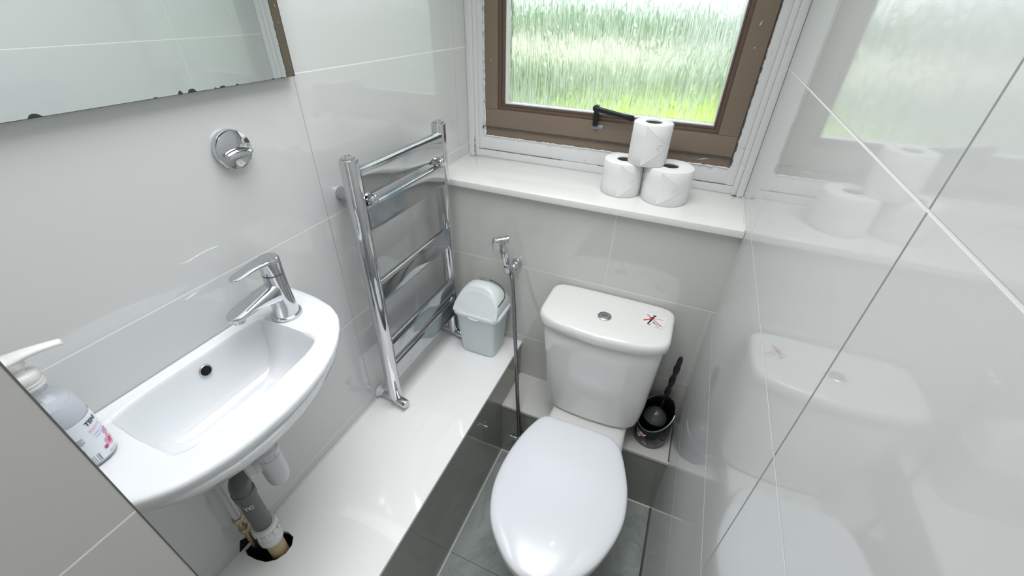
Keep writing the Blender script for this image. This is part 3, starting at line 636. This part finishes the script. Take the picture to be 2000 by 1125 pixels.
# domed lid: arch across x, flat sloping faces toward front and back
zd = ZB + .178
def arch(yb, tilt, H, a0=0, a1=180, n=40, hx=.0785, lift=0):
    out = []
    for i in range(n + 1):
        t = R(a0 + (a1 - a0) * i / n); sn = abs(math.sin(t)) ** .85
        out.append(Vector((bx + (hx + lift) * math.copysign(abs(math.cos(t)) ** .9, math.cos(t)), by + yb + tilt * sn, zd + (H + lift) * sn)))
    return out
LS = [(-.0618, .034, .066), (-.0612, .0345, .069), (-.0590, .0345, .0725), (-.053, .032, .078), (-.042, .025, .083), (-.026, .014, .087), (0, 0, .088), (.025, -.012, .087), (.040, -.018, .084), (.050, -.021, .079), (.0560, -.0225, .073), (.0600, -.0232, .066), (.0615, -.023, .060)]
bm = bmesh.new(); loft(bm, [arch(*q) for q in LS], True, True, closed=False); obj('lid', bm, 'binlid', bn, ang=30)
secs = []
for q in LS[3:-3]: secs.append(arch(*q, a0=25, a1=152, n=26, lift=.0007) + arch(*q, a0=25, a1=152, n=26, lift=-.0008)[::-1])
bm = bmesh.new(); loft(bm, secs); fl = obj('flap', bm, 'binlid', bn, ang=40)
def ond(a, y, lift=.0012):
    k = min(1, abs(y) / .06); H = .088 - .018 * k ** 2.5
    t = R(a); return Vector((bx + (.0785 + lift) * math.cos(t) ** .9, by + y, zd + (H + lift) * math.sin(t) ** .85))
bm = bmesh.new(); tube(bm, spline([ond(84, .034), ond(66, .035), ond(48, .034), ond(33, .028), ond(24.5, .014), ond(23, -.004), ond(23, -.022), ond(24, -.036)], 6), .0013, 8); obj('flap_gap', bm, 'bin_dark', bn)
bm = bmesh.new()
oc = Vector((bx - .006, by + .018, zd + .0925))
def arcstroke(bm, c, rx, ry, a0, a1, wd, n=10):
    pts = []
    for s in (1, -1):
        rng = range(n + 1) if s == 1 else range(n, -1, -1)
        for i in rng:
            a = R(a0 + (a1 - a0) * i / n); pts.append(Vector((c.x + (rx + s * wd) * math.cos(a), c.y + (ry + s * wd) * math.sin(a), c.z)))
    plate(bm, pts, (0, 0, 1), .0003)
oc.z = zd + .0900
for a0, a1 in ((20, 60), (120, 165), (200, 245), (300, 340)): arcstroke(bm, oc + Vector((0, 0, .0025)), .0105, .0075, a0, a1, .0007)
arcstroke(bm, oc + Vector((0, -.001, .0025)), .005, .004, 190, 350, .0007); box(bm, oc.x - .0005, oc.x + .0005, oc.y - .001, oc.y + .005, oc.z + .0025, oc.z + .0028)
obj('lid_emblem', bm, 'ink', fl, smooth=False, label='small dark oval arrow emblem on the flap')

# ------------------------------------------------------------------ toilet rolls on the sill
def roll(c, r, h, face, label, ry=0):
    t = thing('toilet_roll', label, 'toilet roll', c, 0, 'toilet rolls stacked on the window sill')
    C0 = Vector(c); bm = bmesh.new(); n = 64
    prof = [(.0215, .0005), (r - .002, .0), (r, .002), (r + .0003, h * .3), (r, h * .7), (r, h - .002), (r - .002, h), (r - .012, h + .0004), (.0215, h - .0004), (.0210, h * .5), (.0215, .0005)]
    lathe(bm, prof, C0, (0, 0, 1), n, False, False); obj('paper', bm, 'paper', t, ang=50)
    bm = bmesh.new(); lathe(bm, [(.0212, .001), (.0212, h - .003), (.0200, h - .003), (.0200, .001), (.0212, .001)], C0, (0, 0, 1), 40, False, False)
    lathe(bm, [(.0199, .003), (.0199, .0035)], C0, (0, 0, 1), 40); obj('cardboard_core', bm, 'core_dark', t)
    # folded triangular loose end with an embossed round seal
    def on(u, v, off): a = R(face) + u / r; return Vector((C0.x + (r + off) * math.cos(a), C0.y + (r + off) * math.sin(a), C0.z + v))
    bm = bmesh.new(); m = 14
    up, lo = [], []
    for i in range(m + 1):
        u = -.034 + .060 * i / m; top = h - .002 - max(0, (i / m)) * (h * .46); bot = .002 + (i / m) * h * .46
        up.append(on(u, top, .0010 if i else .0002)); lo.append(on(u, bot, .0010 if i else .0002))
    rings = [bm.verts.new(p) for p in up]; rl = [bm.verts.new(p) for p in lo]
    for i in range(m): bm.faces.new((rings[i], rings[i + 1], rl[i + 1], rl[i]))
    obj('loose_end', bm, 'paper', t)
    bm = bmesh.new(); tube(bm, [on(.007 + .008 * math.cos(a), h * .5 + .008 * math.sin(a), .0013) for a in [2 * math.pi * i / 24 for i in range(25)]], .0005, 6)
    tube(bm, [on(.007 + .004 * math.cos(a), h * .5 + .004 * math.sin(a), .0013) for a in [4.5 * i / 14 for i in range(15)]], .0004, 6); tube(bm, up, .0004, 6); tube(bm, lo, .0004, 6)
    obj('embossed_seal', bm, 'paper_emb', t); return t
ZR = .9957
RL = (.5465, .1130); RR = (.6680, .1090)
roll((RL[0], RL[1], ZR), .0555, .093, -55, 'white toilet roll standing on the sill, left one of the lower pair')
roll((RR[0], RR[1], ZR), .0620, .093, -72, 'white toilet roll standing on the sill, right and widest one of the lower pair')
roll((.6035, .1080, ZR + .0938), .0495, .104, -62, 'white toilet roll balanced on top of the two lower rolls')

# ------------------------------------------------------------------ bidet sprayer
hw = thing('sprayer_holder', 'round chrome wall holder carrying the hand sprayer on the back wall', 'holder', (.2790, 0, .748))
bm = bmesh.new(); lathe(bm, [(.0175, .0005), (.0180, .003), (.0165, .009), (.0120, .014), (.0100, .024)], (.2810, 0, .748), (0, -1, 0), 32); obj('wall_plate', bm, 'chrome', hw)
bm = bmesh.new(); lathe(bm, [(.0001, -.0128), (.007, -.011), (.0118, -.005), (.0128, 0), (.0118, .005), (.007, .011), (.0001, .0128)], (.2810, -.030, .748), (0, -1, 0), 28); obj('ball_joint', bm, 'chrome', hw)
hdn = Vector((-.0170, -.006, .085)).normalized(); hb = Vector((.2735, -.0560, .7520))
bm = bmesh.new(); lathe(bm, [(.0102, 0), (.0128, 0), (.0132, .016), (.0102, .016), (.0102, 0)], hb + hdn * -.004, hdn, 28, False, False); obj('cradle', bm, 'chrome', hw)
spy = thing('bidet_sprayer', 'chrome bidet hand sprayer with metal hose on the back wall', 'sprayer', hb)
bm = bmesh.new(); lathe(bm, [(.0062, -.012), (.0062, -.002), (.0106, 0), (.0106, .018), (.0100, .020), (.0112, .022), (.0128, .062), (.0122, .074), (.0090, .079), (.0088, .093)], hb, hdn, 28); obj('handle', bm, 'chrome', spy)
ht = hb + hdn * .104; hx_ = Vector((.80, .55, .06)).normalized(); bm = bmesh.new()
lathe(bm, [(.0030, -.0245), (.0075, -.0235), (.0095, -.020), (.0100, .006), (.0108, .012), (.0122, .016), (.0122, .0205), (.0105, .022), (.001, .0215)], ht, hx_, 28); cyl(bm, hb + hdn * .090, ht, .0085, 20); obj('spray_head', bm, 'chrome', spy)
bm = bmesh.new(); s0 = ht - hx_ * .023; secs = []
for k, (dx, dz, th) in enumerate(((0, .008, .003), (-.003, .0, .003), (-.004, -.016, .0025), (-.001, -.034, .002), (.001, -.040, .0012))):
    c = s0 + hx_ * dx + Vector((0, 0, dz)); pp = Vector((-hx_.y, hx_.x, 0)); secs.append([c + pp * .0055 * sx + hx_ * th / 2 * sy for sx, sy in ((-1, -1), (1, -1), (1, 1), (-1, 1))])
loft(bm, secs); obj('trigger', bm, 'chrome_dull', spy)
path = spline([hb + hdn * -.010, (.2842, -.052, .7257), (.3022, -.070, .624), (.3211, -.100, .5234), (.3459, -.140, .4288), (.3692, -.180, .330), (.3835, -.193, .2206), (.3875, -.195, .1630)], 44)
bm = bmesh.new(); nP = len(path); tube(bm, path, .0058, 14, radf=lambda t: .0060 + .0012 * math.sin(t * (nP - 1) * 2 * math.pi / 3.0)); obj('hose', bm, 'hose_metal', spy, ang=180)
av = thing('angle_valve', 'small chrome angle valve feeding the sprayer hose at the ledge front', 'valve', (.3760, YL, .145))
bm = bmesh.new(); cyl(bm, (.3875, YL - .0035, .143), (.3875, -.205, .143), .0085, 20, .001); cyl(bm, (.3875, -.195, .143), (.3875, -.195, .162), .0078, 6, .0006); obj('valve_body', bm, 'chrome', av)
bm = bmesh.new(); lathe(bm, [(.0180, .0), (.0185, .0015), (.014, .004), (.0085, .005)], (.3875, YL - .0022, .143), (0, -1, 0), 28); obj('flange', bm, 'chrome_dull', av)
bm = bmesh.new(); lathe(bm, [(.0062, 0), (.0068, .016), (.0090, .018), (.0090, .030), (.0070, .032)], (.3830, -.195, .143), (-1, 0, -.05), 20); obj('valve_handle', bm, 'chrome_dull', av)

# ------------------------------------------------------------------ toilet
tx = .606
to = thing('toilet', 'white close-coupled toilet with closed lid under the window', 'toilet', (tx, -.35, 0))
lidpts = [(.5056, -.2690), (.570, -.2665), (.640, -.2655), (.690, -.2690), (.7180, -.2850), (.7352, -.3150), (.7560, -.3720), (.7680, -.4203), (.7725, -.4803), (.7646, -.5313), (.7509, -.5733), (.7323, -.6132), (.7060, -.6500), (.6720, -.6800), (.6300, -.6975), (.5908, -.6985), (.5562, -.6880), (.5258, -.6682), (.4884, -.6324), (.4630, -.5920), (.4460, -.5400), (.4405, -.4850), (.4440, -.4200), (.4560, -.3560), (.4740, -.3030), (.4880, -.2790)]
lc = closed_spline([(x, y, 0) for x, y in lidpts], 6); lc = resample(lc, 112)
ccx, ccy = .6065, -.485
def lr(z, k, kx=None, P=lc): return [(ccx + (p.x - ccx) * (kx or k), ccy + (p.y - ccy) * k, z) for p in P]
bm = bmesh.new(); loft(bm, [lr(.4005, .970), lr(.4005, .990), lr(.4035, .999), lr(.4110, 1.0), lr(.4160, .994), lr(.4195, .978), lr(.4225, .945), lr(.4255, .87), lr(.4285, .72), lr(.4305, .5), lr(.4315, .25), lr(.4318, .08)]); obj('lid', bm, 'seat', to, ang=70)
bm = bmesh.new(); loft(bm, [lr(.3835, .960), lr(.3840, .982), lr(.3880, .990), lr(.3960, .990), lr(.3990, .982), lr(.3990, .960)]); obj('seat', bm, 'seat', to, ang=60)
# pan body: lofted from foot to rim
bm = bmesh.new(); secs = []
for z, kx, ky, oy in ((0, .62, .60, .035), (.012, .62, .60, .035), (.03, .58, .565, .035), (.12, .54, .55, .04), (.20, .60, .60, .035), (.26, .74, .72, .02), (.31, .88, .86, .008), (.345, .945, .935, .002), (.368, .965, .955, 0), (.380, .965, .955, 0), (.3832, .955, .945, 0)):
    secs.append([(ccx + (p.x - ccx) * kx, ccy + oy + (p.y - ccy) * ky, z) for p in lc])
loft(bm, secs); 
obj('pan', bm, 'ceramic_warm', to, ang=70)
# platform carrying the cistern, merging into the pan
bm = bmesh.new(); secs = []
for y, z1, hw_, z0 in ((-.172, .348, .120, .266), (-.19, .350, .121, .255), (-.225, .353, .1225, .22), (-.262, .364, .124, .18), (-.295, .378, .127, .16), (-.330, .3825, .130, .15)):
    ring = []
    for i in range(32):
        a = 2 * math.pi * i / 32; c, s = math.cos(a), math.sin(a)
        ring.append((tx + .004 + hw_ * math.copysign(abs(c) ** .22, c), y, (z0 + z1) / 2 + (z1 - z0) / 2 * math.copysign(abs(s) ** .22, s)))
    secs.append(ring)
loft(bm, secs); box(bm, tx - .116, tx + .124, -.172, -.045, .2640, .3475, .006); obj('pan_platform', bm, 'ceramic_warm', to, ang=50)
# cistern: tapers downward, front bows forward
def cist(z, hw_, yb, yf, bow, e=7, r=.02):
    n = 96; out = []; cy0 = (yb + yf) / 2; hy = (yb - yf) / 2
    for i in range(n):
        t = 2 * math.pi * i / n; c, s = math.cos(t), math.sin(t)
        x = hw_ * math.copysign(abs(c) ** (2 / e), c); y = hy * math.copysign(abs(s) ** (2 / e), s)
        if y < 0: y -= bow * (1 - (x / hw_) ** 2) * (-y / hy)
        out.append((.5985 + (.010 if z < .45 else .010 * max(0, (.68 - z) / .23)) + x, cy0 + y, z))
    return out
cs = thing  # (kept short)
bm = bmesh.new(); loft(bm, [cist(.3490, .112, -.012, -.158, .012), cist(.3500, .128, -.010, -.165, .014), cist(.356, .139, -.008, -.170, .016), cist(.370, .1470, -.006, -.172, .018), cist(.40, .1520, -.005, -.173, .020), cist(.45, .1560, -.005, -.174, .022), cist(.55, .1630, -.005, -.175, .025), cist(.62, .1685, -.005, -.176, .027), cist(.686, .1720, -.005, -.177, .028), cist(.690, .168, -.008, -.173, .027)])
cis = obj('cistern', bm, 'ceramic_warm', to, ang=60)
bm = bmesh.new(); loft(bm, [cist(.6865, .172, -.006, -.177, .028), cist(.6870, .1800, -.003, -.183, .030), cist(.690, .1820, -.003, -.185, .031), cist(.706, .1820, -.003, -.185, .031), cist(.714, .1805, -.004, -.1835, .030), cist(.7185, .1770, -.007, -.180, .029), cist(.7205, .170, -.013, -.173, .027), cist(.7215, .14, -.03, -.145, .02), cist(.7220, .08, -.06, -.11, .01)])
cl = obj('cistern_lid', bm, 'ceramic_warm', cis, ang=60)
bm = bmesh.new(); lathe(bm, [(.0165, 0), (.0185, .001), (.0190, .003), (.0165, .0048), (.0160, .0028), (.0001, .0028)], (.5965, -.125, .7214), (0, 0, 1), 40); cyl(bm, (.5965, -.125, .7235), (.5965, -.125, .7262), .0145, 36, .0008)
fb = obj('flush_button', bm, 'chrome_dull', cis)
bm = bmesh.new()
fz = .7264
arcstroke(bm, Vector((.5965, -.125, fz)), .0085, .0060, 30, 330, .0008, 24); arcstroke(bm, Vector((.5975, -.1265, fz)), .004, .003, 0, 300, .0006, 16)
box(bm, .588, .592, -.129, -.1278, fz, fz + .0003)
obj('button_mark', bm, 'trimstrip', cis, smooth=False)
# sticker: figure crossed out
SQ = [Vector((.6990, -.0560, 0)), Vector((.7600, -.0600, 0)), Vector((.7520, -.1150, 0)), Vector((.6900, -.1120, 0))]
zs_ = .7219
st_b = bmesh.new(); plate(st_b, [Vector((p.x, p.y, zs_)) for p in SQ], (0, 0, 1), .0003); stk = obj('sticker', st_b, 'sticker', cis, smooth=False, label='white sticker with a crossed-out standing figure')
def sp_(u, v, z=0):   # u right 0..1, v up 0..1
    a = SQ[3].lerp(SQ[2], u); b = SQ[0].lerp(SQ[1], u); p = a.lerp(b, v); p.z = zs_ + .0004 + z; return p
def stroke(bm, p, q, w0, w1, z=0):
    a, b = sp_(*p, z), sp_(*q, z); d = (b - a).normalized(); n = Vector((-d.y, d.x, 0)); plate(bm, [a - n * w0, b - n * w1, b + n * w1, a + n * w0], (0, 0, 1), .0003)
bm = bmesh.new(); plate(bm, [sp_(.45, .87) + Vector((.0046 * math.cos(a), .0034 * math.sin(a), 0)) for a in [2 * math.pi * i / 16 for i in range(16)]], (0, 0, 1), .0003)
stroke(bm, (.43, .78), (.36, .5), .0028, .0032); stroke(bm, (.40, .52), (.33, .12), .0028, .0016); stroke(bm, (.30, .12), (.48, .08), .0012, .0012); stroke(bm, (.43, .74), (.28, .60), .0012, .0009)
stroke(bm, (.50, .35), (.88, .18), .0006, .0006); stroke(bm, (.52, .30), (.76, .10), .0005, .0005); stroke(bm, (.76, .10), (.82, -.02), .0006, .0006); stroke(bm, (.50, .35), (.55, .25), .0006, .0006)
stroke(bm, (.57, .38), (.50, .35), .0006, .0006)
obj('figure_print', bm, 'ink', stk, smooth=False)
bm = bmesh.new(); stroke(bm, (.12, .84), (.96, .14), .0014, .0005, .0004); stroke(bm, (.10, .30), (.50, .68), .0026, .0010, .0004); stroke(bm, (.50, .66), (.86, .72), .0005, .0003, .0004)
obj('cross_print', bm, 'red', stk, smooth=False)

# ------------------------------------------------------------------ toilet brush and holder
hc = Vector((.8050, -.0880, ZL + .0004))
bh = thing('brush_holder', 'black glossy plastic toilet brush pot on the ledge beside the cistern', 'brush holder', hc)
bm = bmesh.new(); n = 48; secs = []
fd = R(-128)     # the cut-away mouth faces the room
def hring(r, z, cut=0): return [(hc.x + r * math.cos(2 * math.pi * i / n), hc.y + r * math.sin(2 * math.pi * i / n), hc.z + z - cut * max(0, .5 + .5 * math.cos(2 * math.pi * i / n - fd))) for i in range(n)]
secs = [hring(.050, 0), hring(.0525, .003), hring(.0545, .03), hring(.0560, .055), hring(.0555, .110, .045), hring(.0530, .150, .080), hring(.0515, .152, .081), hring(.0500, .150, .080), hring(.0520, .108, .045), hring(.0520, .05), hring(.050, .012)]
loft(bm, secs); obj('pot', bm, 'black', bh, ang=60)
bm = bmesh.new(); tube(bm, [Vector(p) + Vector((0, 0, .001)) for p in hring(.0525, .1525, .080)] , .0022, 8, cap=True); obj('rim_band', bm, 'band', bh, label='grey shiny band along the slanted rim')
def onpot(u, v, off=.0006): a = R(-118) + u / .055; return Vector((hc.x + (.0562 + off) * math.cos(a), hc.y + (.0562 + off) * math.sin(a), hc.z + v))
bm = bmesh.new(); plate(bm, [onpot(u, v) for u, v in ((-.022, .064), (-.014, .058), (-.004, .062), (.006, .058), (.015, .062), (.010, .052), (0, .046), (-.006, .036), (-.014, .040), (-.018, .050))], (-.4, -.9, 0), .0006); ls = obj('pot_label', bm, 'sticker', bh, smooth=False, label='small white, black and red product label')
bm = bmesh.new(); plate(bm, [onpot(u, v, .0016) for u, v in ((-.016, .050), (-.006, .046), (.006, .050), (.004, .054), (-.006, .051), (-.014, .054))], (-.4, -.9, 0), .0003); obj('label_stripe', bm, 'red', ls, smooth=False)
bm = bmesh.new(); plate(bm, [onpot(u, v, .0016) for u, v in ((-.019, .061), (-.013, .0565), (-.006, .058), (-.010, .054), (-.017, .055))], (-.4, -.9, 0), .0003); obj('label_patch', bm, 'ink', ls, smooth=False)
bb = thing('toilet_brush', 'black toilet brush with twisted handle standing in its pot', 'toilet brush', hc + Vector((0, 0, .013)))
b0 = hc + Vector((.004, .010, .013)); dz = (Vector((.8260, -.055, .600)) - b0).normalized()
bm = bmesh.new(); secs = []
Lh = (Vector((.8260, -.055, .600)) - b0).length; a_, b_ = frame_of(dz)
for k in range(90):
    s = k / 89; r = .0050 if s < .50 else (.0078 if s < .93 else .0078 * math.sqrt(max(.02, 1 - ((s - .93) / .07) ** 2)))
    if .47 < s < .52: r = .005 + .0028 * (s - .47) / .05
    tw_ = s * 22; amp = .0019 if .50 < s < .88 else 0
    secs.append([b0 + dz * (Lh * s) + (a_ * math.cos(t) + b_ * math.sin(t)) * (r + amp * math.cos(2 * (t - tw_))) for t in [2 * math.pi * i / 20 for i in range(20)]])
loft(bm, secs); obj('handle', bm, 'black', bb, ang=70)
bm = bmesh.new(); lathe(bm, [(.001, .002), (.030, .004), (.034, .02), (.034, .07), (.028, .078)], b0, (0, 0, 1), 32); obj('bristles', bm, 'black', bb)
bm = bmesh.new(); lathe(bm, [(.033, .077), (.037, .080), (.035, .091), (.027, .103), (.015, .113), (.007, .118)], b0 + Vector((-.008, -.012, -.004)), dz, 36); obj('splash_cap', bm, 'grey_glossy', bb, label='grey-green glossy domed splash cap')

# ------------------------------------------------------------------ ceiling lamp (gives the pin-point highlights)
lm = thing('ceiling_light', 'small round white ceiling light', 'ceiling light', (.57, -.06, ZC))
bm = bmesh.new(); lathe(bm, [(.045, 0), (.045, .008), (.036, .012)], (.57, -.06, ZC - .0005), (0, 0, -1), 36); obj('lamp_ring', bm, 'chrome', lm)
em = bpy.data.materials.new('lamp_emitter'); em.use_nodes = True; b = em.node_tree.nodes['Principled BSDF']; b.inputs['Emission Color'].default_value = (1, .97, .92, 1); b.inputs['Emission Strength'].default_value = 60
bm = bmesh.new(); lathe(bm, [(.020, .012), (.020, .016), (.001, .020)], (.57, -.06, ZC - .0005), (0, 0, -1), 32); obj('bulb', bm, em, lm)

# unseen housing added for the ceiling fill; glazed door added behind the rear fill
cp = thing('fill_light_panel', 'unseen flat white panel added around the ceiling fill light', 'ceiling light', (.45, -.62, ZC))
bm = bmesh.new()
for q in ((.125, .139, -1.110, -.130), (.761, .775, -1.110, -.130)): box(bm, q[0], q[1], q[2], q[3], ZC - .014, ZC - .0005, .001)
for q in ((.139, .761, -1.110, -1.096), (.139, .761, -.144, -.130)): box(bm, q[0], q[1], q[2], q[3], ZC - .014, ZC - .0005, .001)
obj('panel_frame', bm, 'chrome_dull', cp)
obj('diffuser', B(.139, .761, -1.096, -.144, ZC - .006, ZC - .0005), 'fill_white', cp, smooth=False)
dr = bpy.data.objects.new('door_1', None); COL.objects.link(dr); dr.location = (.60, YB, 0); dr['kind'] = 'structure'  # unseen door, added to account for the rear fill light
bm = bmesh.new(); rectframe(bm, .330, .868, .002, 2.03, .04, .008, .01, .04, YB + .0005, YB + .03, .002); obj('door_frame', bm, 'paint', dr)
bm = bmesh.new(); rectframe(bm, .371, .859, .014, 1.988, .0, .0, .70, .02, YB + .001, YB + .008, .0005); obj('door_leaf', bm, 'paint', dr)
obj('door_glass', B(.372, .858, YB + .001, YB + .004, .716, 1.966), 'fill_white', dr, smooth=False)
bm = bmesh.new(); cyl(bm, (.395, YB + .008, 1.0), (.395, YB + .05, 1.0), .008, 16, .001); cyl(bm, (.388, YB + .046, 1.0), (.49, YB + .046, 1.0), .008, 16, .001); obj('door_handle', bm, 'chrome', dr)
